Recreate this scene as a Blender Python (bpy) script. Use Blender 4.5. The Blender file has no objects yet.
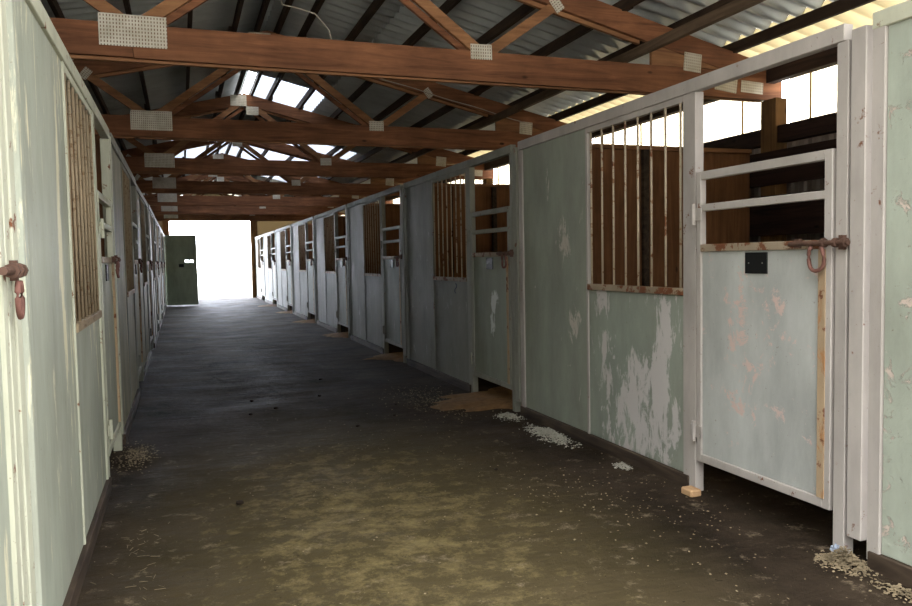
import bpy, bmesh, math, random
from mathutils import Vector, Matrix
random.seed(7)
S = bpy.context.scene
COL = S.collection
R = 2.806          # corridor face of the right hand stall row
L = -0.469         # corridor face of the left hand stall row
P = 3.66           # length of one stall / truss bay
Y0 = 2.53          # first joint of the right row
YL = 6.42          # first joint of the left row
XO, XW = 5.42, -3.15   # outer walls
RX = 1.1           # ridge line
TY = 6.06          # first truss in view
YE = 31.8          # far end wall
YN = 1.75          # near end of the barn
SL = 0.235         # roof slope

# ------------------------------------------------------------------ materials
def srgb(r, g, b):
    f = lambda c: (c/255/12.92) if c/255 <= 0.04045 else ((c/255+0.055)/1.055)**2.4
    return (f(r), f(g), f(b), 1)

class NT:
    def __init__(s, name):
        s.m = bpy.data.materials.new(name); s.m.use_nodes = True
        s.t = s.m.node_tree; s.t.nodes.clear()
        s.out = s.n('ShaderNodeOutputMaterial')
        s.b = s.n('ShaderNodeBsdfPrincipled')
        s.l(s.b.outputs[0], s.out.inputs[0])
    def n(s, t, **k):
        x = s.t.nodes.new(t)
        for a, v in k.items(): setattr(x, a, v)
        return x
    def l(s, a, b): s.t.links.new(a, b)
    def coord(s, scale=(1, 1, 1), rnd=True, kind='Object'):
        tc = s.n('ShaderNodeTexCoord'); mp = s.n('ShaderNodeMapping')
        mp.inputs['Scale'].default_value = scale
        src = tc.outputs[kind]
        if rnd:
            oi = s.n('ShaderNodeObjectInfo'); ml = s.n('ShaderNodeMath', operation='MULTIPLY'); ml.inputs[1].default_value = 37.0
            s.l(oi.outputs['Random'], ml.inputs[0])
            ad = s.n('ShaderNodeVectorMath', operation='ADD'); s.l(src, ad.inputs[0]); s.l(ml.outputs[0], ad.inputs[1]); src = ad.outputs[0]
        s.l(src, mp.inputs[0]); return mp.outputs[0]
    def noise(s, vec, scale, detail=6, rough=.6, dist=0.0):
        x = s.n('ShaderNodeTexNoise'); x.inputs['Scale'].default_value = scale; x.inputs['Detail'].default_value = detail
        x.inputs['Roughness'].default_value = rough; x.inputs['Distortion'].default_value = dist
        s.l(vec, x.inputs['Vector']); return x.outputs[0]
    def ramp(s, fac, a, b, ca=(0, 0, 0, 1), cb=(1, 1, 1, 1)):
        x = s.n('ShaderNodeValToRGB'); e = x.color_ramp.elements
        e[0].position = a; e[1].position = b; e[0].color = ca; e[1].color = cb
        s.l(fac, x.inputs[0]); return x.outputs[0]
    def mix(s, fac, a, b, mode='MIX'):
        x = s.n('ShaderNodeMix', data_type='RGBA', blend_type=mode)
        if isinstance(fac, (int, float)): x.inputs[0].default_value = fac
        else: s.l(fac, x.inputs[0])
        for i, v in ((6, a), (7, b)):
            if isinstance(v, tuple): x.inputs[i].default_value = v
            else: s.l(v, x.inputs[i])
        return x.outputs[2]
    def math(s, op, a, b):
        x = s.n('ShaderNodeMath', operation=op); x.use_clamp = False
        for i, v in ((0, a), (1, b)):
            if isinstance(v, (int, float)): x.inputs[i].default_value = v
            else: s.l(v, x.inputs[i])
        return x.outputs[0]
    def bump(s, h, strength=.3, dist=.01):
        x = s.n('ShaderNodeBump'); x.inputs['Strength'].default_value = strength; x.inputs['Distance'].default_value = dist
        s.l(h, x.inputs['Height']); s.l(x.outputs[0], s.b.inputs['Normal'])
    def fin(s, col, rough=.6, metal=0.0, spec=.3):
        if isinstance(col, tuple): s.b.inputs['Base Color'].default_value = col
        else: s.l(col, s.b.inputs['Base Color'])
        s.b.inputs['Roughness'].default_value = rough; s.b.inputs['Metallic'].default_value = metal
        s.b.inputs['Specular IOR Level'].default_value = spec
        return s.m

def blob(t, vec, cy, cz, ry, rz):
    """soft 1..0 mask round one spot of a panel, object coordinates (y along, z up)"""
    sp = t.n('ShaderNodeSeparateXYZ'); t.l(vec, sp.inputs[0])
    dy = t.math('DIVIDE', t.math('SUBTRACT', sp.outputs[1], cy), ry)
    dz = t.math('DIVIDE', t.math('SUBTRACT', sp.outputs[2], cz), rz)
    d = t.math('ADD', t.math('MULTIPLY', dy, dy), t.math('MULTIPLY', dz, dz))
    return t.math('MAXIMUM', t.math('SUBTRACT', 1.0, d), 0.0)

def paint(name, base, peel=.64, peelcol=srgb(205, 196, 186), rust=.72, vert=2.0, gloss=.48, spots=(), var=.12, bump=.35, scratch=True):
    t = NT(name)
    v = t.coord((1, 1, 1)); vs = t.coord((1, 1, 1/vert))
    raw = t.n('ShaderNodeTexCoord').outputs['Object']
    dirt = t.ramp(t.noise(t.coord((1, 1, .35)), 3.2, 7, .65), .3, .75)
    dark = tuple(c*.58 for c in base[:3])+(1,)
    c = t.mix(dirt, dark, base)
    big = t.noise(v, 1.3, 3)
    c = t.mix(t.math('MULTIPLY', big, var*2.5), c, srgb(196, 190, 172))
    pn = t.noise(vs, 8.5, 12, .74, .5)
    add = None
    for (cy, cz, ry, rz, k) in spots:
        m = t.math('MULTIPLY', blob(t, raw, cy, cz, ry, rz), k)
        add = m if add is None else t.math('ADD', add, m)
    pk = t.math('ADD', pn, add) if add is not None else pn
    pm = t.math('MULTIPLY', t.ramp(pk, peel, peel+.05), .85)
    c = t.mix(pm, c, peelcol)
    fine = t.ramp(t.noise(v, 42, 5, .7), .66, .7)
    c = t.mix(t.math('MULTIPLY', fine, .55), c, srgb(110, 84, 62))
    rm = t.ramp(t.noise(v, 9, 8, .7), rust, rust+.05)
    c = t.mix(rm, c, srgb(112, 70, 46))
    h = t.math('ADD', t.math('MULTIPLY', pm, -.8), t.noise(v, 16, 6))
    t.bump(h, bump, .006)
    t.fin(c, gloss, 0, .2)
    t.l(t.ramp(t.noise(t.coord((1, 1, .3)), 5, 6, .7), .3, .7, (gloss+.02,)*3+(1,), (gloss+.32,)*3+(1,)), t.b.inputs['Roughness'])
    return t.m

def wood(name, base, dark, axis=0, rough=.75, scale=1.0, boards=None):
    t = NT(name)
    sc = [9, 9, 9]; sc[axis] = .7
    v = t.coord(tuple(x*scale for x in sc))
    g = t.noise(v, 1.6, 8, .62, 1.2)
    c = t.mix(t.ramp(g, .32, .68), dark, base)
    st = t.ramp(t.noise(t.coord((1, 1, 1)), 2.4, 5, .6), .35, .72)
    c = t.mix(t.math('MULTIPLY', st, .55), c, tuple(x*.55 for x in dark[:3])+(1,))
    kn = t.n('ShaderNodeTexVoronoi'); kn.inputs['Scale'].default_value = 1.0
    ks = [3.5, 3.5, 3.5]; ks[axis] = 1.6; t.l(t.coord(tuple(ks)), kn.inputs['Vector'])
    c = t.mix(t.ramp(kn.outputs['Distance'], .04, .075, (1, 1, 1, 1), (0, 0, 0, 1)), c, tuple(x*.25 for x in dark[:3])+(1,))
    if boards:
        bx, w = boards
        sp = t.n('ShaderNodeSeparateXYZ'); t.l(t.coord((1, 1, 1), False), sp.inputs[0])
        fr = t.math('FRACT', t.math('DIVIDE', sp.outputs[bx], w), 0)
        ln = t.ramp(fr, .012, .03, (1, 1, 1, 1), (0, 0, 0, 1))
        c = t.mix(ln, c, (.01, .007, .005, 1))
    t.bump(g, .3, .004)
    return t.fin(c, rough, 0, .2)

def plain(name, col, rough=.7, metal=0.0, nz=.25):
    t = NT(name); v = t.coord()
    c = t.mix(t.ramp(t.noise(v, 14, 6, .65), .3, .7), tuple(x*(1-nz) for x in col[:3])+(1,), col)
    return t.fin(c, rough, metal, .3)

M = {}
SAGE = srgb(162, 170, 156)
M['panel'] = paint('sage_panel_paint', SAGE, .63, rust=.74)
M['dimmedpanel'] = paint('dimmed_grey_green_panel_paint', srgb(122, 124, 116), .60, srgb(160, 160, 152), rust=.70)  # greyer mottled paint, darkened further to imitate the dim middle of the aisle
M['dimmedleft'] = paint('dimmed_cream_panel_paint', srgb(140, 136, 114), .57, srgb(186, 178, 150), rust=.74, vert=7.0)  # cream paint with the shade of the deeper aisle put into its colour
M['panelsolid'] = paint('sage_solid_panel_paint', srgb(156, 165, 152), .635, rust=.76, spots=((.36, 1.42, .16, .3, .2), (.2, .82, .12, .2, .22), (.62, 1.95, .06, .25, .2)))
M['kickB'] = paint('peeling_kick_panel_paint', srgb(160, 170, 158), .585, srgb(208, 202, 200), rust=.76, vert=2.6, spots=((.24, .72, .12, .62, .2), (.5, .28, .52, .5, .17), (.92, .7, .12, .14, .15), (.95, .98, .14, .13, .14)))
M['doorpanelB'] = paint('scuffed_door_panel_paint', srgb(196, 199, 196), .60, srgb(212, 186, 176), rust=.68, vert=1.0, spots=((.5, .8, .3, .35, .09), (.5, .4, .35, .18, .08)), var=.06)
M['doorpanel'] = paint('sage_door_panel_paint', srgb(142, 150, 138), .64, rust=.75)
M['panelA'] = paint('flaking_sage_panel_paint', srgb(178, 188, 174), .575, srgb(214, 196, 184), rust=.8, vert=1.2, spots=((.5, .95, .6, .16, .1),), bump=.8)
M['frame'] = paint('pale_lavender_frame_paint', srgb(190, 182, 178), .655, srgb(156, 128, 104), rust=.63, vert=1.5, bump=.2)
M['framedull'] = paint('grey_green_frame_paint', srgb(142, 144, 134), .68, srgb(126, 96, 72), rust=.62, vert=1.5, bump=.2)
M['rustframe'] = paint('rusty_rail_paint', srgb(160, 140, 116), .58, srgb(120, 84, 58), rust=.52, vert=.8, bump=.5)
M['left'] = paint('streaked_cream_green_paint', srgb(168, 175, 160), .58, srgb(218, 212, 182), rust=.8, vert=7.0, spots=((.2, 1.5, .25, 1.1, .07), (.9, 1.9, .2, .6, .05)), bump=.2)
M['leftframe'] = paint('pale_cream_post_paint', srgb(206, 208, 186), .66, srgb(150, 106, 76), rust=.6, vert=1.0, bump=.2)
M['bar'] = paint('rusty_bar_paint', srgb(186, 166, 140), .56, srgb(128, 88, 60), rust=.58, vert=.4, bump=.3)
M['bardark'] = paint('brown_rusted_bar', srgb(150, 128, 98), .55, srgb(112, 88, 62), rust=.66, vert=.4, bump=.4)
M['rust'] = plain('dark_rusted_iron', srgb(104, 78, 66), .8, .2, .5)
M['rustred'] = plain('red_brown_horseshoe_iron', srgb(132, 92, 82), .75, .2, .45)
M['black'] = plain('black_plate', (.006, .006, .006, 1), .5)
M['screw'] = plain('bright_screw', srgb(170, 168, 160), .4, .6)
M['truss'] = wood('red_brown_truss_timber', srgb(156, 106, 74), srgb(100, 64, 44), 0)
M['trusslight'] = wood('paler_web_timber', srgb(170, 124, 86), srgb(122, 84, 58), 0)
M['purlin'] = wood('dark_purlin_timber', srgb(84, 66, 52), srgb(48, 38, 32), 1)
M['brace'] = wood('grey_brown_brace_timber', srgb(128, 108, 88), srgb(92, 76, 60), 1)
M['ply'] = wood('brown_partition_board', srgb(146, 102, 68), srgb(108, 72, 46), 2, boards=(0, .61))
M['plank'] = wood('dark_plank_timber', srgb(70, 50, 42), srgb(38, 28, 26), 1)
M['post'] = wood('weathered_post_timber', srgb(150, 112, 70), srgb(98, 72, 46), 2)
M['slat'] = wood('pale_slat_timber', srgb(206, 176, 120), srgb(170, 136, 84), 2)
M['sill'] = wood('damp_sill_timber', srgb(92, 78, 64), srgb(50, 40, 33), 1)
M['stub'] = wood('fresh_cut_timber', srgb(208, 172, 132), srgb(168, 130, 92), 1)
M['siding'] = wood('cream_board_siding', srgb(222, 206, 168), srgb(190, 170, 132), 2, boards=(0, .2))

def metal_sheet(name, col, rough=.38, mt=.35):
    t = NT(name)
    c = t.mix(t.ramp(t.noise(t.coord((1, 1, 1)), 1.8, 6), .3, .7), tuple(x*.7 for x in col[:3])+(1,), col)
    return t.fin(c, rough, mt, .5)
M['roof'] = metal_sheet('galvanised_roof_sheet', srgb(214, 218, 214), .42, .35)
M['wallmetal'] = metal_sheet('galvanised_wall_sheet', srgb(160, 150, 140), .5)

def fibre(name, col, tr):
    t = NT(name); t.t.nodes.remove(t.b)
    a = t.n('ShaderNodeBsdfTranslucent'); a.inputs[0].default_value = col
    b = t.n('ShaderNodeBsdfTransparent'); b.inputs[0].default_value = col
    c = t.n('ShaderNodeBsdfDiffuse'); c.inputs[0].default_value = col
    m1 = t.n('ShaderNodeMixShader'); m1.inputs[0].default_value = .3; t.l(a.outputs[0], m1.inputs[1]); t.l(c.outputs[0], m1.inputs[2])
    m = t.n('ShaderNodeMixShader'); m.inputs[0].default_value = tr; t.l(m1.outputs[0], m.inputs[1]); t.l(b.outputs[0], m.inputs[2])
    t.l(m.outputs[0], t.out.inputs[0]); return t.m
M['fibreyellow'] = fibre('yellowed_fibreglass', (.24, .20, .13, 1), .42)
M['fibrecream'] = fibre('cream_fibreglass', (.42, .37, .26, 1), .0)
M['fibrewhite'] = fibre('clear_white_fibreglass', (.46, .475, .50, 1), .35)

M['fibretan'] = fibre('tan_translucent_board', (.16, .13, .085, 1), .0)
def plate_mat():
    t = NT('toothed_galvanised_plate')
    sp = t.n('ShaderNodeSeparateXYZ'); t.l(t.coord((1, 1, 1), False), sp.inputs[0])
    fx = t.math('FRACT', t.math('DIVIDE', sp.outputs[0], .021), 0); fz = t.math('FRACT', t.math('DIVIDE', sp.outputs[2], .026), 0)
    sl = t.math('MULTIPLY', t.ramp(fx, .62, .7), t.ramp(fz, .4, .48))
    base = t.mix(t.ramp(t.noise(t.coord(), 9, 5), .35, .7), srgb(186, 178, 160), srgb(214, 208, 194))
    c = t.mix(sl, base, srgb(112, 92, 74))
    t.bump(sl, .4, .003)
    return t.fin(c, .5, .25, .4)
M['plate'] = plate_mat()

def floor_mat():
    t = NT('packed_dirt_floor')
    v = t.coord((1, 1, 1), False)
    a = t.noise(v, 1.1, 10, .72, .1)
    c = t.mix(t.ramp(a, .35, .65), srgb(31, 25, 19), srgb(62, 52, 42))
    # ochre green damp growth, only near the entrance, where it also paints in brighter light
    sp = t.n('ShaderNodeSeparateXYZ'); t.l(v, sp.inputs[0])
    dy = t.math('DIVIDE', t.math('SUBTRACT', sp.outputs[1], 3.9), 3.6); dx = t.math('DIVIDE', t.math('SUBTRACT', sp.outputs[0], .95), 1.5)
    m = t.math('MAXIMUM', t.math('SUBTRACT', 1.0, t.math('ADD', t.math('MULTIPLY', dx, dx), t.math('MULTIPLY', dy, dy))), 0.0)
    mrn = t.n('ShaderNodeMapRange'); mrn.inputs[1].default_value = 7.5; mrn.inputs[2].default_value = 3.0; t.l(sp.outputs[1], mrn.inputs[0]); m2 = mrn.outputs[0]
    g = t.ramp(t.math('MULTIPLY', t.noise(t.coord((1, 1, 1), False), 5.2, 13, .8, .1), t.math('ADD', .55, t.math('MULTIPLY', m, .55))), .5, .66)
    c = t.mix(t.math('MULTIPLY', m, .7), c, srgb(82, 73, 48))
    c = t.mix(t.math('MULTIPLY', g, .42), c, srgb(150, 134, 92))
    # pale chalky scuffs, strengthened towards the entrance to paint in its brighter light
    w = t.ramp(t.noise(v, 5.5, 12, .78, .1), .57, .68)
    c = t.mix(t.math('MULTIPLY', w, t.math('ADD', .12, t.math('MULTIPLY', m2, .5))), c, srgb(150, 134, 112))
    f = t.ramp(t.noise(v, 60, 3, .6), .71, .75)
    c = t.mix(t.math('MULTIPLY', f, .7), c, srgb(176, 160, 130))
    d = t.ramp(t.noise(v, 26, 3, .6), .70, .74)
    c = t.mix(t.math('MULTIPLY', d, .8), c, srgb(24, 18, 14))
    h = t.math('ADD', t.noise(v, 9, 9, .7), t.math('MULTIPLY', t.noise(t.coord((.6, 3.0, 1), False), 1.5, 4), 1.5))
    t.bump(h, .7, .03)
    t.l(t.ramp(t.noise(v, 1.6, 4), .3, .7, (.68, .68, .68, 1), (.95, .95, .95, 1)), t.b.inputs['Roughness'])
    t.l(c, t.b.inputs['Base Color']); t.b.inputs['Specular IOR Level'].default_value = .05
    return t.m
M['floor'] = floor_mat()
M['ground'] = plain('pale_dry_ground', srgb(186, 180, 168), .9)
M['shaving'] = plain('orange_brown_shavings', srgb(134, 102, 68), .95, 0, .5)
M['straw'] = plain('pale_straw', srgb(190, 172, 134), .9, 0, .5)
M['straw2'] = plain('dull_chaff', srgb(150, 134, 108), .95, 0, .6)
M['lint'] = plain('grey_white_litter', srgb(186, 182, 168), .9, 0, .45)
M['stone'] = plain('grey_stone', srgb(120, 112, 100), .9, 0, .4)
M['dung'] = plain('dark_clod', srgb(40, 30, 22), .95, 0, .4)
M['foil'] = plain('blue_white_wrapper', srgb(160, 170, 186), .35, .2, .55)
M['cable'] = plain('pale_cable', srgb(180, 170, 155), .6)
M['bluepaint'] = plain('faded_blue_marker', srgb(60, 74, 96), .7)
M['doorpanelC'] = paint('smeared_door_panel_paint', srgb(148, 158, 144), .66, srgb(222, 226, 222), rust=.77, vert=2.0, spots=((.34, .76, .13, .14, .28), (.40, .55, .09, .2, .24)))
M['channel'] = paint('orange_rusted_channel', srgb(190, 160, 124), .55, srgb(166, 120, 78), rust=.56, vert=3.0)
M['tallgreen'] = paint('dull_dark_green_door_paint', srgb(172, 184, 158), .72, rust=.8, var=.05)

# ------------------------------------------------------------------ mesh helpers
def bx(bm, x0, x1, y0, y1, z0, z1, bev=0.0):
    r = bmesh.ops.create_cube(bm, size=1.0)
    vs = r['verts']
    bmesh.ops.scale(bm, vec=(abs(x1-x0), abs(y1-y0), abs(z1-z0)), verts=vs)
    bmesh.ops.translate(bm, vec=((x0+x1)/2, (y0+y1)/2, (z0+z1)/2), verts=vs)
    if bev > 0:
        es = list({e for v in vs for e in v.link_edges})
        bmesh.ops.bevel(bm, geom=es, offset=bev, segments=1, affect='EDGES')

def cyl(bm, p0, p1, r, seg=8):
    p0, p1 = Vector(p0), Vector(p1); d = p1-p0
    m = Matrix.Translation((p0+p1)/2) @ d.to_track_quat('Z', 'Y').to_matrix().to_4x4()
    bmesh.ops.create_cone(bm, cap_ends=True, segments=seg, radius1=r, radius2=r, depth=d.length, matrix=m)

def tube(bm, pts, r, seg=8):
    rings = []
    for i, p in enumerate(pts):
        p = Vector(p); a = Vector(pts[max(i-1, 0)]); b = Vector(pts[min(i+1, len(pts)-1)])
        q = (b-a).normalized().to_track_quat('Z', 'Y')
        rings.append([bm.verts.new(p+q@Vector((r*math.cos(k*2*math.pi/seg), r*math.sin(k*2*math.pi/seg), 0))) for k in range(seg)])
    for A, B in zip(rings, rings[1:]):
        for k in range(seg): bm.faces.new((A[k], A[(k+1) % seg], B[(k+1) % seg], B[k]))
    bm.faces.new(list(reversed(rings[0]))); bm.faces.new(rings[-1])

def prism(bm, pts, y0, y1):
    """outline in x,z extruded along y"""
    a = [bm.verts.new((x, y0, z)) for x, z in pts]; b = [bm.verts.new((x, y1, z)) for x, z in pts]
    n = len(pts); bm.faces.new(a); bm.faces.new(list(reversed(b)))
    for i in range(n): bm.faces.new((a[i], b[i], b[(i+1) % n], a[(i+1) % n]))

def beam(bm, p, q, w, y0, y1):
    """timber from p to q (x,z centre line), depth w, between y0 and y1"""
    p, q = Vector(p), Vector(q); d = (q-p).normalized(); n = Vector((-d.y, d.x))*w/2
    prism(bm, [tuple(p+n), tuple(q+n), tuple(q-n), tuple(p-n)], y0, y1)

def obj(name, bm, mat, parent=None, loc=(0, 0, 0), smooth=False, label=None):
    bmesh.ops.recalc_face_normals(bm, faces=bm.faces)
    me = bpy.data.meshes.new(name); bm.to_mesh(me); bm.free()
    if smooth:
        for p in me.polygons: p.use_smooth = True
    me.materials.append(mat)
    o = bpy.data.objects.new(name, me); COL.objects.link(o); o.location = loc
    if parent is not None: o.parent = parent
    if label: o['label'] = label
    return o

def box_obj(name, d, mat, parent=None, bev=0.003, **k):
    """box whose mesh origin sits at its lower corner, so object coordinates read along the board"""
    x0, x1, y0, y1, z0, z1 = d; bm = bmesh.new(); bx(bm, 0, x1-x0, 0, y1-y0, 0, z1-z0, bev)
    return obj(name, bm, mat, parent, (x0, y0, z0), **k)

def thing(name, label, cat, loc=(0, 0, 0), rz=0, group=None):
    o = bpy.data.objects.new(name, None); COL.objects.link(o); o.empty_display_size = .1
    o.location = loc; o.rotation_euler = (0, 0, rz); tag(o, label, cat, group); return o
def tag(o, label, cat, group=None, kind=None):
    o['label'] = label; o['category'] = cat
    if group: o['group'] = group
    if kind: o['kind'] = kind
    return o
def struct(o): o['kind'] = 'structure'; return o
def copy_tree(o, parent=None):
    c = o.copy(); COL.objects.link(c)
    if parent is not None: c.parent = parent
    for ch in o.children: copy_tree(ch, c)
    return c

# ------------------------------------------------------------------ setting: floor, walls, roof
def grid_floor():
    bm = bmesh.new(); x0, x1, y0, y1 = XW-.2, XO+.2, -1.6, YE+.2
    nx, ny = 70, 240
    from mathutils import noise
    g = []
    for j in range(ny+1):
        row = []
        y = y0+(y1-y0)*j/ny
        for i in range(nx+1):
            x = x0+(x1-x0)*i/nx
            e = max(0.0, min(1.0, min(x-L-.05, R-.05-x)/.5)) if L < x < R else 0.0
            z = -.006+e*(.016*noise.noise(Vector((x*1.3, y*1.0, 0)))+(.014*noise.noise(Vector((x*.8, y*2.6, 5))) if y > 8 else 0)-.008)
            if y > YE-.5: z = -.006
            row.append(bm.verts.new((x, y, z)))
        g.append(row)
    for j in range(ny):
        for i in range(nx): bm.faces.new((g[j][i], g[j][i+1], g[j+1][i+1], g[j+1][i]))
    return struct(obj('floor', bm, M['floor'], smooth=True))
grid_floor()
bm = bmesh.new(); bx(bm, -60, 70, -60, 120, -.30, -.05)
struct(obj('ground', bm, M['ground']))

def corrugated(y0, y1, x0, x1, zf, pitch=.2, h=.058):
    """trapezoid ribbed sheet: ribs run down the slope (x), repeat along y"""
    bm = bmesh.new(); n = int((y1-y0)/pitch*10)
    prof = []
    for i in range(n+1):
        yy = y0+(y1-y0)*i/n; ph = (yy/pitch) % 1.0
        c = .5+.5*math.cos(2*math.pi*ph)
        prof.append((yy, h*(c*c*(3-2*c))+.15*h*(.5+.5*math.cos(6*math.pi*ph))))
    xs = [x0, x1]
    rows = [[bm.verts.new((x, yy, zf(x)+hh)) for yy, hh in prof] for x in xs]
    for i in range(len(prof)-1): bm.faces.new((rows[0][i], rows[0][i+1], rows[1][i+1], rows[1][i]))
    for f in bm.faces: f.smooth = True
    return bm
ROOFZ = 4.325
zr = lambda x: ROOFZ-SL*abs(x-RX)
def sheet(name, mat, y0, y1, x0, x1, zf=zr):
    o = obj(name, corrugated(y0, y1, x0, x1, zf), mat)
    m = o.modifiers.new('thickness', 'SOLIDIFY'); m.thickness = .002; return o
ye = YE+.4
XE = XO+.42
# cells of the roof: (x0, x1, y0, y1, skylight label or None)
A, B, C_, D = 12.30, 14.58, 16.6, 24.2
for x0, x1, ya, yb, lab in (
        (2.3, 5.06, YN-.5, C_, None), (3.7, 5.06, C_, D, None), (2.3, 5.06, D, ye, None),
        (RX, 2.3, YN-.5, A, None), (RX+.12, 2.3, A, B, 'white translucent ribbed roof sheet just behind the second truss'), (RX, 2.3, B, C_, None), (RX, 2.3, D, ye, None),
        (RX, 3.7, C_, D, 'long white translucent roof sheets beyond the fourth truss on the right slope'),
        (XW-.35, RX, YN-.5, C_+.6, None), (XW-.35, -.1, C_+.6, D, None), (XW-.35, RX, D, ye, None),
        (-.1, RX, C_+.6, D, 'white translucent roof sheets beyond the fourth truss on the left slope')):
    if lab: tag(sheet('skylight_sheet', M['fibrewhite'], ya, yb, x0, x1, lambda x: zr(x)), lab, 'skylight')
    else: struct(sheet('ceiling', M['roof'], ya, yb, x0, x1, lambda x: zr(x)))
tag(sheet('eave_sheet', M['fibrecream'], YN-.5, ye, 5.06, XE, lambda x: zr(x)-.002), 'cream translucent ribbed sheet glowing along the right eave above the stalls', 'roof sheet')

# outer walls
def wall_sheet(name, x, z0, z1, y0, y1):
    bm = bmesh.new(); prof = []; y = y0
    while y < y1-1e-6:
        for a, b in ((0, 0), (.2, 1), (.45, 1), (.65, 0)):
            if y+a*.15 < y1: prof.append((y+a*.15, b*.02))
        y += .15
    prof.append((y1, 0))
    A = [bm.verts.new((x+h, yy, z0)) for yy, h in prof]; B = [bm.verts.new((x+h, yy, z1)) for yy, h in prof]
    for i in range(len(prof)-1): bm.faces.new((A[i], A[i+1], B[i+1], B[i]))
    o = obj(name, bm, M['wallmetal']); m = o.modifiers.new('thickness', 'SOLIDIFY'); m.thickness = .002
    return struct(o)
wall_sheet('wall_right', XO+.135, -.04, 2.56, YN, YE)
wall_sheet('wall_left', XW-.12, -.04, 3.16, YN, YE)
struct(box_obj('wall_back', (2.72, XO+.14, YE, YE+.05, 0, 2.42), M['siding']))
struct(box_obj('wall_back', (2.72, XO+.14, YE, YE+.01, 2.42, 3.32), M['fibretan'], bev=0))
struct(box_obj('wall_back', (XW-.1, -.42, YE, YE+.05, 0, 3.32), M['siding']))
bm = bmesh.new(); prism(bm, [(XW-.1, 3.32), (XO+.14, 3.32), (XO+.14, 3.33), (RX, 4.28), (XW-.1, 3.33)], YE, YE+.04)
struct(obj('wall_back', bm, M['siding']))
for i, (x0, x1, lab) in enumerate(((2.66, 2.92, 'right'), (-.62, -.38, 'left'))):
    struct(box_obj('door_1', (x0, x1, YE-.16, YE+.06, 0, 3.31), M['post'], label='timber door post on the %s of the bright far opening' % lab))

# longitudinal timbers of the outer walls
tag(box_obj('eave_beam', (XO-.03, XO+.07, YN, YE-.01, 3.03, 3.20), M['plank']), 'dark timber eave beam over the glowing strip of the right outer wall', 'beam')
tag(box_obj('wall_girt', (XO-.03, XO+.07, YN, YE-.01, 2.44, 2.60), M['plank']), 'rough dark timber rail under the glowing strip of the right outer wall', 'beam')
tag(box_obj('eave_beam', (XW-.07, XW+.03, YN, YE-.01, 3.0, 3.17), M['plank']), 'dark timber eave beam along the left outer wall', 'beam')
zz = [(2.04, 2.36, 'top'), (1.56, 1.94, 'second'), (1.1, 1.48, 'third'), (.62, 1.02, 'fourth'), (.12, .54, 'lowest')]
for a, b, w in zz:
    tag(box_obj('wall_plank', (XO-.09, XO-.055, YN, YE-.01, a, b), M['plank']), 'dark horizontal kick plank on the right outer wall, %s of five' % w, 'plank')
nm = ['nearest', 'second', 'third', 'fourth', 'fifth', 'sixth', 'seventh', 'eighth', 'ninth']
for k in range(-1, 7):
    if k == -1: continue
    y = TY-.15+k*P
    tag(box_obj('timber_post', (XO-.05, XO+.09, y, y+.2, 0, 2.865), M['post']), 'timber post against the right outer wall, %s from the camera' % nm[k], 'post', 'posts of the right outer wall')
for k in range(-1, 8):
    a, b = TY+.06+(k-1)*P, TY-.16+k*P
    if k == -1: a = YN
    b = min(b, YE-.02)
    if b-a < .3: continue
    bm = bmesh.new(); prof = []; y = a; step = .0767
    n = int((b-a)/step)
    prof = [(a+i*(b-a)/n, .008*(1 if i % 2 else -1)) for i in range(n+1)]
    A = [bm.verts.new((XO+.115+h, yy, 2.58)) for yy, h in prof]; B = [bm.verts.new((XO+.115+h, yy, 3.06)) for yy, h in prof]
    for i in range(n): bm.faces.new((A[i], A[i+1], B[i+1], B[i]))
    t = thing('clerestory_panel', 'glowing yellowed fibreglass strip high in the right outer wall, %s bay from the camera' % nm[k+1], 'window', (0, 0, 0), 0, 'clerestory strips of the right outer wall')
    g = obj('fibreglass_sheet', bm, M['fibreyellow'], t)
    for q in range(int((b-a)/.92)+1):
        y = a+.35+q*.92
        if y < b-.03: box_obj('slat', (XO+.03, XO+.05, y, y+.006, 2.60, 3.03), M['slat'], t, 0)

# ------------------------------------------------------------------ roof timbers
ztop = lambda x: 4.22-SL*abs(x-RX)
offs = [.12, .40, .91, 1.50, 2.10, 2.71, 3.30, 3.92]
for side, sn in ((1, 'right'), (-1, 'left')):
    for i, d in enumerate(offs):
        x = RX+side*d; z = ztop(x)
        o = box_obj('purlin', (x-.022, x+.022, YN-.3, YE-.01, z-.01, z+.092), M['purlin'])
        tag(o, 'dark lengthwise purlin under the ribbed sheets of the %s roof slope, %s from the ridge' % (sn, nm[i].replace('nearest', 'first')), 'purlin', 'purlins under the roof')
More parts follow.
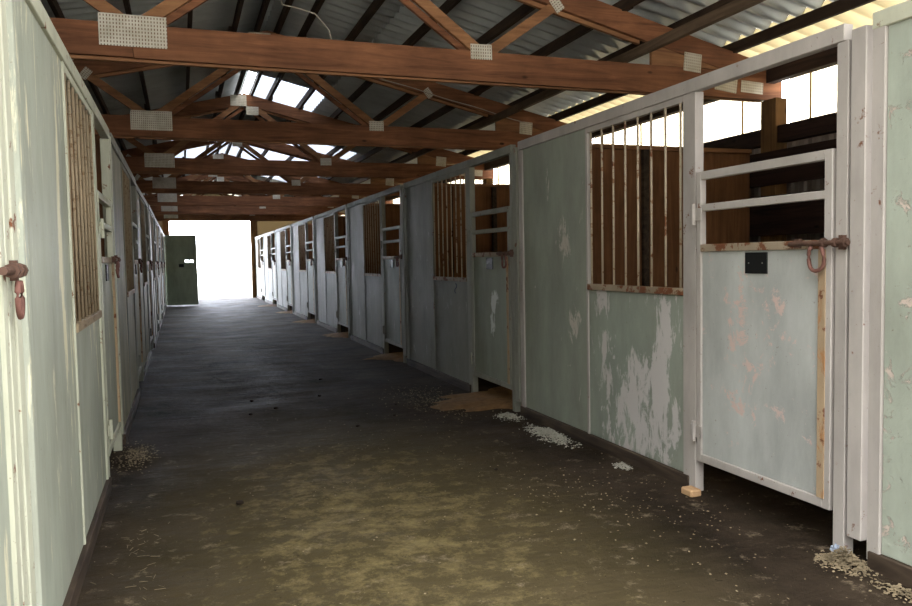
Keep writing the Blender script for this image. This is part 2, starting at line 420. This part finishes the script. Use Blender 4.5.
# lap blocks where purlins meet over a truss are part of the trusses
def make_truss(label, k):
    t = thing('roof_truss', label, 'truss', (0, 0, 0), 0, 'roof trusses')
    xl, xr = XW-.06, XO+.16
    bm = bmesh.new()
    prism(bm, [(xl, 2.885), (-.27, 2.885), (-.27, 3.12), (xl, 3.12)], 0, .042)
    obj('bottom_chord', bm, M['truss'], t)
    bm = bmesh.new()
    prism(bm, [(-.265, 2.88), (xr, 2.87), (xr, 3.08), (5.0, 3.12), (-.265, 3.12)], 0, .042)
    obj('bottom_chord', bm, M['truss'], t)
    bm = bmesh.new(); bx(bm, xl, xr-.2, .046, .086, 2.862, 3.08)
    obj('back_ply', bm, M['trusslight'], t)
    for s in (1, -1):
        e = xr if s > 0 else xl
        bm = bmesh.new()
        prism(bm, [(RX, 4.215), (RX, 4.03), (e-s*.45, 4.02-SL*abs(e-s*.45-RX)), (e, 3.10), (e, ztop(e))], 0, .042)
        obj('top_chord', bm, M['truss'], t)
        bm = bmesh.new()
        prism(bm, [(RX+s*.3, 4.10-SL*.3), (RX+s*.3, 3.99-SL*.3), (RX+s*2.9, 3.99-SL*2.9), (RX+s*2.9, 4.10-SL*2.9)], .046, .082)
        obj('back_ply', bm, M['trusslight'], t)
        bm = bmesh.new(); hx = RX+s*3.0
        prism(bm, [(hx, 3.122), (hx, 4.018-SL*3.0), (RX+s*3.78, 3.128)], .002, .040)
        obj('heel_block', bm, M['trusslight'], t)
        jx = RX+s*1.34; qx = RX+s*2.04
        bm = bmesh.new(); beam(bm, (jx+s*.06, 3.12), (qx, 4.05-SL*2.04), .088, .003, .039); obj('web', bm, M['trusslight'], t)
        bm = bmesh.new(); beam(bm, (jx-s*.02, 3.12), (RX+s*.06, 4.06), .088, .003, .039); obj('web', bm, M['trusslight'], t)
        bm = bmesh.new(); beam(bm, (jx-s*.10, 3.10), (RX-s*-.02, 3.98), .05, .048, .084); obj('web', bm, M['truss'], t)
        # plates
        def plate(cx, cz, w, h, rot=0):
            b = bmesh.new(); bx(b, -w/2, w/2, -.0035, -.0005, -h/2, h/2)
            p = obj('gusset_plate', b, M['plate'], t, (cx, 0, cz)); p.rotation_euler = (0, rot, 0); return p
        if s > 0: plate(jx-.01, 3.115, .19, .125, -.02)
        else: plate(-.262, 3.07, .455, .225, .0)
        plate(qx, 4.05-SL*2.04, .13, .09, .9*s)
        plate(RX+s*3.44, 3.17, .19, .17, .08*s)
        plate(RX+s*3.82, 2.99, .25, .13, .12*s)
        plate(RX+s*4.12, 2.98, .26, .11, .05*s)
    b = bmesh.new(); bx(b, -.13, .13, -.0035, -.0005, -.09, .09); obj('gusset_plate', b, M['plate'], t, (RX-.1, 0, 4.09))
    b = bmesh.new(); bx(b, -.1, .1, -.0035, -.0005, -.07, .07); obj('gusset_plate', b, M['plate'], t, (RX+.12, 0, 3.93))
    for s in (1, -1):
        for d in offs[1:7]:
            x = RX+s*d; z = ztop(x)
            b = bmesh.new(); bx(b, x+s*.024, x+s*.06, -.06, .19, z+.001, z+.085)
            obj('purlin_cleat', b, M['purlin'], t)
    return t
words = ['nearest', 'second', 'third', 'fourth', 'fifth', 'sixth', 'farthest']
tr0 = make_truss('red-brown timber roof truss with the largest toothed plates, nearest the camera', 0)
tr0.location = (0, TY, 0)
for k in range(1, 7):
    t = copy_tree(tr0); t.location = (0, TY+k*P, 0)
    t['label'] = 'timber roof truss across the aisle, %s of the seven from the camera' % words[k]
tag(box_obj('lengthwise_brace', (3.99, 4.045, YN-.2, YE-.2, 3.21, 3.295), M['brace']), 'grey-brown lengthwise brace board lying through the truss heels on the right', 'brace')
tag(box_obj('lengthwise_brace', (-1.86, -1.81, YN-.2, YE-.2, 3.21, 3.295), M['brace']), 'grey-brown lengthwise brace board above the left stalls', 'brace')
# cable along the second truss and a clip
bm = bmesh.new(); yy = TY+P-.012
tube(bm, [(x, yy-.004, 4.045-SL*(x-RX)+.006*math.sin(x*7)) for x in [1.5+i*.15 for i in range(21)]], .006, 6)
tag(obj('cable', bm, M['cable']), 'thin pale cable stapled along the sloping chord of the second truss', 'cable')
bm = bmesh.new(); yy = TY+.03
pts = [(.80, yy+.25, 3.56), (.83, yy+.18, 3.42), (.93, yy+.1, 3.38), (1.06, yy+.04, 3.33), (1.16, yy-.0, 3.20), (1.18, yy+.02, 3.13)]
tube(bm, pts, .005, 6)
tag(obj('cable', bm, M['cable']), 'short loose cable hanging above the nearest truss chord', 'cable')

# ------------------------------------------------------------------ stall fronts
# local frame: origin at the joint, y runs along the row, corridor face at x = 0, body towards +x
def make_front(label, mats, door=True, tall=False, gz=1.19, group='stall fronts'):
    pn, so, kk, dp, fr, gr, br = mats
    t = thing('stall_front', label, 'stall front', group=group)
    def b(name, x0, x1, y0, y1, z0, z1, m, par=t, bev=.003, **k): return box_obj(name, (x0, x1, y0, y1, z0, z1), m, par, bev, **k)
    # solid panel side
    b('post', 0.0, .05, 3.572, 3.645, .03, 2.32, so if so is M['left'] else fr)
    b('solid_panel', .012, .032, 2.475, 3.572, .075, 2.325, so)
    b('seam_strip', .004, .03, 2.447, 2.475, .07, 2.325, fr)
    b('header_rail', -.004, .05, .14, 3.645, 2.325, 2.40, fr)
    b('kick_panel', .012, .032, 1.312, 2.447, .075, gz-.045, kk)
    b('sill_board', -.012, .07, 1.25, 3.645, -.02, .074, M['sill'])
    # grille
    b('grille_rail', -.006, .045, 1.312, 2.447, gz-.043, gz, gr, label='rusty lower grille rail')
    b('grille_rail', .004, .04, 1.312, 2.447, 2.285, 2.323, fr)
    for i in range(8):
        y = 1.345+i*.151
        bm = bmesh.new(); cyl(bm, (0, 0, 0), (0, 0, 2.29-gz), .0078, 8)
        bar = obj('grille_bar', bm, br, t, (.012, y, gz-.003), smooth=True)
    b('post', 0, .06, 1.192, 1.308, -.01, 2.323, fr)          # hinge post
    b('post', 0, .06, .118, .182, -.02, 2.323, fr)            # latch post
    b('post', -.004, .05, .022, .100, .10, 2.36, fr)          # free post of the next panel
    if door:
        z0, z1 = (.03, 2.36) if tall else (.185, 1.86)
        y0, y1 = .200, 1.178
        bm = bmesh.new(); w = .046
        bx(bm, 0, .04, -(y1-y0), -(y1-y0)+w, z0, z1, .003); bx(bm, 0, .04, -w*.8, 0, z0, z1, .003)
        bx(bm, .001, .039, -(y1-y0)+w, -w*.8, z0, z0+w, .003); bx(bm, .001, .039, -(y1-y0)+w, -w*.8, z1-w, z1, .003)
        if not tall: bx(bm, .001, .039, -(y1-y0)+w, -w*.8, 1.635, 1.675, .003)
        d = obj('door', bm, fr, t, (-.002, y1, 0))
        ya, yb = -(y1-y0)+w, -w*.8
        zt = z1-w if tall else 1.405
        if tall:
            bm = bmesh.new(); W = yb-ya; sl = [.0, .075, .19, .215, .33, W]
            bx(bm, 0, .014, 0, W, 0, 1.40-z0); bx(bm, 0, .014, 0, W, 1.47-z0, zt-z0-w)
            for q in (0, 2, 4): bx(bm, 0, .014, sl[q], sl[q+1], 1.40-z0, 1.47-z0)
            obj('door_panel', bm, dp, d, (.012, ya, z0+w), label='solid board with two bright slots')
        else: b('door_panel', .012, .026, ya, yb, z0+w, zt, dp, d)
        if not tall: b('latch_stile', -.0035, .03, ya-.014, ya+.03, z0+w, 1.404, M['channel'], d, .001, label='orange-rusted inner stile')
        if not tall: b('door_rail', -.003, .041, ya, yb, 1.405, 1.447, gr, d, label='rusty middle door rail')
        b('cover_plate', .004, .012, -.56, -.40, 1.285, 1.395, M['black'], d, .001, label='small black square plate')
        if not tall:
            bm = bmesh.new()
            for yy in (-.53, -.43): cyl(bm, (.0035, yy, 1.34), (.001, yy, 1.34), .004, 6)
            obj('plate_screw', bm, M['screw'], d)
            bm = bmesh.new(); cyl(bm, (-.02, -1.09, 1.432), (-.02, -.74, 1.432), .012, 10)
            for yy in (-1.07, -1.02, -.95): cyl(bm, (-.02, yy-.009, 1.432), (-.02, yy+.009, 1.432), .022, 8)
            bx(bm, -.02, .002, -1.06, -1.035, 1.40, 1.465); bx(bm, -.02, .002, -.80, -.77, 1.41, 1.455)
            obj('latch_bolt', bm, M['rust'], d, smooth=False, label='rusty sliding latch bolt')
            bm = bmesh.new()
            pts = []
            for q in range(15):
                a = math.radians(125-(250/14)*q-90+180+90)
                pts.append((-.028-.004*math.sin(q), -.915+.048*math.sin(math.radians(-145+290*q/14)), 1.365-.062*math.cos(math.radians(-145+290*q/14))))
            tube(bm, pts, .0095, 8)
            obj('horseshoe_handle', bm, M['rustred'], d, smooth=True, label='red-brown horseshoe hung on the latch')
        for hz in ((.36, 1.62) if not tall else (.4, 2.0)):
            bm = bmesh.new(); cyl(bm, (-.014, .008, hz-.06), (-.014, .008, hz+.06), .012, 8)
            bx(bm, -.008, 0, -.05, .002, hz-.035, hz+.035); bx(bm, -.008, 0, .016, .05, hz-.035, hz+.035)
            obj('hinge', bm, fr, d)
    return t
std = (M['dimmedpanel'], M['dimmedpanel'], M['dimmedpanel'], M['doorpanel'], M['framedull'], M['rustframe'], M['bar'])
first = make_front('pale green stall front with badly peeling kick panel and closed half door, nearest on right',
                   (M['panel'], M['panelsolid'], M['kickB'], M['doorpanelB'], M['frame'], M['rustframe'], M['bar']))
first.location = (R, Y0, 0)
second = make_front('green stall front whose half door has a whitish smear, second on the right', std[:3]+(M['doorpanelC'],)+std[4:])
second.location = (R, Y0+P, 0)
# little faded mark under the second grille
bm = bmesh.new()
pts = [(0.011, 1.70+.035*math.sin(a*2*math.pi/10), 1.07+.0105*(a-5)) for a in range(11)]
tube(bm, pts, .004, 6)
obj('paint_mark', bm, M['bluepaint'], second, label='faded blue scrawl')
rw = ['nearest', 'second', 'third', 'fourth', 'fifth', 'sixth', 'seventh', 'eighth', 'ninth']
plainfront = None
fronts_right = [first, second]
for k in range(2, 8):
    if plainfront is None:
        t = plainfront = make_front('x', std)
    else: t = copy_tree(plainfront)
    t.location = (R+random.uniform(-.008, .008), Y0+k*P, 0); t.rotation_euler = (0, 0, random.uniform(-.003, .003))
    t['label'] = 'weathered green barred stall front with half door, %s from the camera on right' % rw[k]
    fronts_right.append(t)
# the right panel cut by the picture's edge
t = thing('stall_front', 'flaking pale green stall panel cut by the right edge of the photo', 'stall front', (R, Y0-P, 0), 0, 'stall fronts')
box_obj('post', (0, .05, 3.59, 3.655, .03, 2.385), M['frame'], t)
box_obj('header_rail', (-.003, .05, 2.0, 3.655, 2.33, 2.40), M['leftframe'], t)
box_obj('solid_panel', (.012, .032, 2.0, 3.588, .075, 2.33), M['panelA'], t)
box_obj('sill_board', (-.012, .07, 2.0, 3.64, -.02, .074), M['sill'], t)

lm = (M['left'], M['left'], M['left'], M['left'], M['leftframe'], M['bardark'], M['bardark'])
lf = make_front('streaked cream-green stall front with brown rusted bars, nearest on the left', lm, gz=1.12)
lf.location = (L, YL, 0); lf.rotation_euler = (0, 0, math.pi)
bmL = (M['dimmedpanel'], M['dimmedleft'], M['dimmedleft'], M['dimmedleft'], M['framedull'], M['rustframe'], M['bardark'])
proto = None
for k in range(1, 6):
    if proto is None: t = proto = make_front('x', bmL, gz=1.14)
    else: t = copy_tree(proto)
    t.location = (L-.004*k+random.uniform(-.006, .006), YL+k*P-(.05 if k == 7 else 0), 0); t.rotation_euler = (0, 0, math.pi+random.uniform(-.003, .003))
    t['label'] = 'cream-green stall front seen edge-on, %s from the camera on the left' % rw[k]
# the left front whose tall door stands open across the aisle
t = make_front('left stall front whose tall dark green door stands open across the aisle', (M['panel'], M['panel'], M['panel'], M['tallgreen'], M['tallgreen'], M['rustframe'], M['bardark']), tall=True)
t.location = (L-.03, YL+6*P, 0); t.rotation_euler = (0, 0, math.pi)
for c in t.children:
    if c.name.startswith('door'):
        c.rotation_euler = (0, 0, math.radians(-92)); c.location.x -= .03
# the near-most left stall: door edge and latch at the picture's left edge
t = thing('stall_front', 'pale cream door edge and rusty latch at the left edge of the photo', 'stall front', (L, YL-P, 0), math.pi, 'stall fronts')
t.location.y -= .08
box_obj('post', (0, .06, .118, .182, -.02, 2.40), M['leftframe'], t)
box_obj('post', (-.004, .05, .022, .100, .06, 2.38), M['leftframe'], t)
box_obj('header_rail', (-.004, .05, .14, 2.0, 2.325, 2.40), M['leftframe'], t)
bm = bmesh.new(); bx(bm, 0, .04, .2, .25, .185, 1.86); bx(bm, 0, .04, 1.13, 1.178, .185, 1.86); bx(bm, 0, .04, .25, 1.13, .185, .23); bx(bm, 0, .04, .25, 1.13, 1.814, 1.86); bx(bm, 0, .04, .25, 1.13, 1.635, 1.675)
d = obj('door', bm, M['leftframe'], t)
box_obj('door_panel', (.012, .026, .25, 1.13, .23, 1.43), M['left'], d)
bm = bmesh.new(); cyl(bm, (-.02, .09, 1.38), (-.02, .34, 1.38), .012, 10)
for yy in (.11, .16, .22): cyl(bm, (-.02, yy-.01, 1.38), (-.02, yy+.01, 1.38), .022, 8)
bx(bm, -.02, .002, .13, .15, 1.35, 1.41); obj('latch_bolt', bm, M['rust'], d, label='rusty latch bolt')
bm = bmesh.new(); tube(bm, [(-.028, .175+.03*math.sin(math.radians(a)), 1.30-.055*math.cos(math.radians(a))) for a in range(-150, 151, 20)], .008, 8)
obj('latch_ring', bm, M['rustred'], d, smooth=True)

# ------------------------------------------------------------------ partitions between the stalls
def partition(x0, x1, label):
    t = thing('stall_partition', label, 'partition', group='board partitions between stalls')
    box_obj('boarding', (x0, x1, -.012, .012, 0, 2.37), M['ply'], t)
    box_obj('cap_rail', (x0, x1, -.04, .03, 2.37, 2.41), M['trusslight'], t)
    xm = x0+(x1-x0)*.50
    box_obj('post', (xm-.03, xm+.03, -.06, -.013, 0, 2.37), M['sill'], t)
    return t
pr = partition(R+.07, XO-.1, 'brown board partition behind the nearest grille on the right')
pr.location = (0, Y0+P+.02, 0)
for k in range(2, 8):
    c = copy_tree(pr); c.location = (0, Y0+k*P+.02, 0); c['label'] = 'brown board partition between the %s and %s stalls on the right' % (rw[k-1], rw[k])
pl = partition(XW+.08, L-.07, 'brown board partition behind the nearest grille on the left')
pl.location = (0, YL-P-.02, 0)
for k in range(0, 7):
    c = copy_tree(pl); c.location = (0, YL+k*P-.02, 0); c['label'] = 'brown board partition beyond the %s stall on the left' % rw[k]
c = copy_tree(pr); c.location = (0, Y0+.02, 0); c['label'] = 'brown board partition on the near side of the nearest right stall'

# ------------------------------------------------------------------ litter on the floor
def mound(name, cx, cy, rx, ry, h, mat, label, cat, seed=0, n=80):
    from mathutils import noise
    bm = bmesh.new(); rings = 7; V = []
    top = bm.verts.new((cx, cy, h))
    for j in range(1, rings+1):
        f = j/rings; row = []
        for i in range(n):
            a = 2*math.pi*i/n
            e = 1+.35*noise.noise(Vector((math.cos(a)*1.5+seed, math.sin(a)*1.5, seed)))+.22*f*noise.noise(Vector((math.cos(a)*6+seed, math.sin(a)*6, seed)))
            x = cx+rx*f*e*math.cos(a); y = cy+ry*f*e*math.sin(a)
            z = h*(1-f*f)+(.02*noise.noise(Vector((x*9, y*9, seed))) if j < rings else 0)-(.012 if j == rings else 0)
            row.append(bm.verts.new((x, y, z)))
        V.append(row)
    for i in range(n): bm.faces.new((top, V[0][i], V[0][(i+1) % n]))
    for j in range(rings-1):
        for i in range(n): bm.faces.new((V[j][i], V[j+1][i], V[j+1][(i+1) % n], V[j][(i+1) % n]))
    return tag(obj(name, bm, mat, smooth=True), label, cat, kind='stuff')
for k in range(1, 7):
    mound('wood_shavings', 3.35, Y0+k*P+.75, 0.9 if k > 1 else 1.05, .62, .045, M['shaving'],
          'orange-brown wood shavings spilling under the half door of the %s stall on the right' % rw[k], 'bedding', k)

def chips(name, cx, cy, sx, sy, count, mat, label, cat, size=.012, h=.03, seed=1, straw=False):
    rnd = random.Random(seed); bm = bmesh.new()
    for _ in range(count):
        r1 = rnd.gauss(0, .45); r2 = rnd.gauss(0, .45)
        x = cx+sx*r1; y = cy+sy*r2
        z = -.004+abs(rnd.random())*h*math.exp(-(r1*r1+r2*r2)*3)
        s = size*rnd.uniform(.5, 1.5)
        m = Matrix.Translation((x, y, z+s*.2)) @ Matrix.Rotation(rnd.uniform(0, 6.28), 4, 'Z') @ Matrix.Rotation(rnd.uniform(-.5, .5), 4, 'X')
        v = [bm.verts.new(m @ Vector((a*s*(3.2 if straw else rnd.uniform(.7, 1.4)), b*s*(.16 if straw else rnd.uniform(.5, 1)), c*s*(.15 if straw else .45)))) for a, b, c in ((-1, -1, 0), (1, -1, 0), (1, 1, 0), (-1, 1, 0), (-.8, -.8, 1), (.8, -.8, 1), (.8, .8, 1), (-.8, .8, 1))]
        for f in ((0, 3, 2, 1), (4, 5, 6, 7), (0, 1, 5, 4), (1, 2, 6, 5), (2, 3, 7, 6), (3, 0, 4, 7)): bm.faces.new([v[i] for i in f])
    return tag(obj(name, bm, mat), label, cat, kind='stuff')
chips('litter_clump', 2.66, 5.35, .10, .34, 1500, M['lint'], 'grey-white clump of litter at the foot of the solid panel on the right', 'litter', .0048, .06, 3)
chips('litter_clump', 2.66, 6.12, .10, .16, 500, M['lint'], 'small pale litter clump by the joint before the second right stall', 'litter', .0048, .04, 4)
chips('litter_clump', 2.70, 4.35, .05, .08, 160, M['lint'], 'tiny white tuft of litter beside the sill of the nearest right stall', 'litter', .005, .03, 14)
chips('straw_litter', 2.74, 2.58, .09, .12, 1100, M['straw2'], 'straw and chaff heaped at the foot of the latch posts on the right', 'straw', .0045, .08, 5)
chips('straw_litter', 2.70, 2.25, .05, .16, 260, M['straw2'], 'pale tuft of straw at the bottom right corner of the photo', 'straw', .0045, .04, 6)
chips('straw_litter', -.36, 6.0, .14, .4, 500, M['straw2'], 'yellowish straw scattered under the nearest left half door', 'straw', .0045, .02, 7)
chips('straw_litter', -.25, 3.9, .14, .7, 60, M['straw2'], 'thin straws lying on the floor at the bottom left', 'straw', .005, .003, 8, True)
chips('floor_litter', 1.3, 5.0, 1.5, 3.2, 300, M['straw2'], 'fine straw specks scattered over the aisle floor', 'straw', .0032, .002, 9)
chips('floor_litter', 2.3, 3.8, .6, 1.2, 260, M['straw2'], 'pale chips scattered in front of the nearest right door', 'litter', .0036, .004, 10)
chips('floor_litter', 2.3, 7.2, .4, .9, 500, M['straw2'], 'pale chips around the shavings of the second right stall', 'litter', .0045, .006, 12)
rnd = random.Random(5)
spots = [(.55, 7.2, .018), (.8, 7.4, .022), (1.3, 7.9, .02), (1.35, 6.3, .018), (.27, 4.55, .022), (1.9, 4.6, .014), (1.75, 6.6, .018), (.62, 7.9, .018), (1.9, 7.1, .016), (1.5, 9.0, .02)]
where = ['left of the aisle centre', 'mid aisle', 'far mid aisle', 'centre of the aisle', 'near left of the floor', 'near right of the floor', 'right of the aisle centre', 'farther left', 'by the right row', 'deep in the aisle']
for (x, y, s), w in zip(spots, where):
    bm = bmesh.new(); bmesh.ops.create_icosphere(bm, subdivisions=2, radius=s)
    for v in bm.verts: v.co *= 1+rnd.uniform(-.18, .18); v.co.z *= .6
    tag(obj('dirt_clod', bm, M['dung'], None, (x, y, .004), smooth=True), 'small dark clod of dirt on the floor, %s' % w, 'clod', 'dark clods on the aisle floor')
tag(box_obj('wood_stub', (2.715, 2.79, 3.64, 3.74, -.012, .032), M['stub'], bev=.008), 'pale cut end of a timber stub by the nearest hinge post', 'wood')
bm = bmesh.new(); bmesh.ops.create_icosphere(bm, subdivisions=3, radius=.022)
for v in bm.verts: v.co *= 1+rnd.uniform(-.25, .25); v.co.z *= 1.3
tag(obj('crumpled_wrapper', bm, M['foil'], None, (2.755, 2.64, .035)), 'crumpled blue and white wrapper at the foot of the right latch post', 'wrapper')

# ------------------------------------------------------------------ light: overcast-bright daylight from the two open ends, the eave strip and the skylights
w = bpy.data.worlds.new('World'); S.world = w; w.use_nodes = True
nt = w.node_tree; nt.nodes.clear()
out = nt.nodes.new('ShaderNodeOutputWorld'); bg = nt.nodes.new('ShaderNodeBackground'); bg.inputs[1].default_value = 1.0
tc = nt.nodes.new('ShaderNodeTexCoord'); sp = nt.nodes.new('ShaderNodeSeparateXYZ')
nt.links.new(tc.outputs['Generated'], sp.inputs[0])
def wramp(src, stops):
    rp = nt.nodes.new('ShaderNodeValToRGB'); e = rp.color_ramp.elements
    while len(e) < len(stops): e.new(.5)
    for q, (p, c) in zip(e, stops): q.position = p; q.color = tuple(x/10 for x in c)+(1,)
    nt.links.new(src, rp.inputs[0]); return rp.outputs[0]
# the side the camera stands on: horizon made dim so less light reaches deep inside, the open sky above is bright
back = wramp(sp.outputs[2], [(0.0, (.04, .04, .04)), (.25, (.10, .10, .10)), (.5, (1.1, 1.1, 1.05)), (.8, (2.4, 2.42, 2.42))])
# the sunny side: bright haze down to the horizon
front = wramp(sp.outputs[2], [(0.0, (6.6, 7.0, 7.8)), (.3, (7.5, 8.1, 9.3)), (.55, (4.0, 4.3, 4.9)), (.8, (2.2, 2.25, 2.3))])
side = wramp(sp.outputs[2], [(0.0, (1.6, 1.6, 1.6)), (.3, (1.5, 1.5, 1.5)), (.55, (1.3, 1.3, 1.35)), (.8, (2.2, 2.25, 2.3))])
def blend(src, a, b):
    mr = nt.nodes.new('ShaderNodeMapRange'); mr.inputs[1].default_value = .25; mr.inputs[2].default_value = .75
    nt.links.new(src, mr.inputs[0])
    mx = nt.nodes.new('ShaderNodeMix'); mx.data_type = 'RGBA'
    nt.links.new(mr.outputs[0], mx.inputs[0]); nt.links.new(a, mx.inputs[6]); nt.links.new(b, mx.inputs[7]); return mx.outputs[2]
nt.links.new(blend(sp.outputs[1], blend(sp.outputs[0], back, side), front), bg.inputs[0]); nt.links.new(bg.outputs[0], out.inputs[0])
bg.inputs[1].default_value = 10.0

# ------------------------------------------------------------------ camera
F, yaw, pit, rol, eye = 766.7, math.radians(19.652), math.radians(-3.286), math.radians(-1.0687), 1.39
e1 = Vector((math.cos(yaw), -math.sin(yaw), 0)); h = Vector((math.sin(yaw), math.cos(yaw), 0)); zv = Vector((0, 0, 1))
fw = h*math.cos(pit)+zv*math.sin(pit); up = zv*math.cos(pit)-h*math.sin(pit)
rr = e1*math.cos(rol)+up*math.sin(rol); uu = -e1*math.sin(rol)+up*math.cos(rol)
cam = bpy.data.objects.new('Camera', bpy.data.cameras.new('Camera')); COL.objects.link(cam)
m = Matrix((rr, uu, -fw)).transposed().to_4x4(); m.translation = Vector((0, 0, eye)); cam.matrix_world = m
cam.data.sensor_width = 36; cam.data.lens = F*36/912; cam.data.clip_start = .02; cam.data.clip_end = 300
S.camera = cam
S.view_settings.view_transform = 'Standard'; S.view_settings.look = 'None'; S.view_settings.gamma = 1
S.view_settings.use_curve_mapping = False
S.view_settings.exposure = 2.35
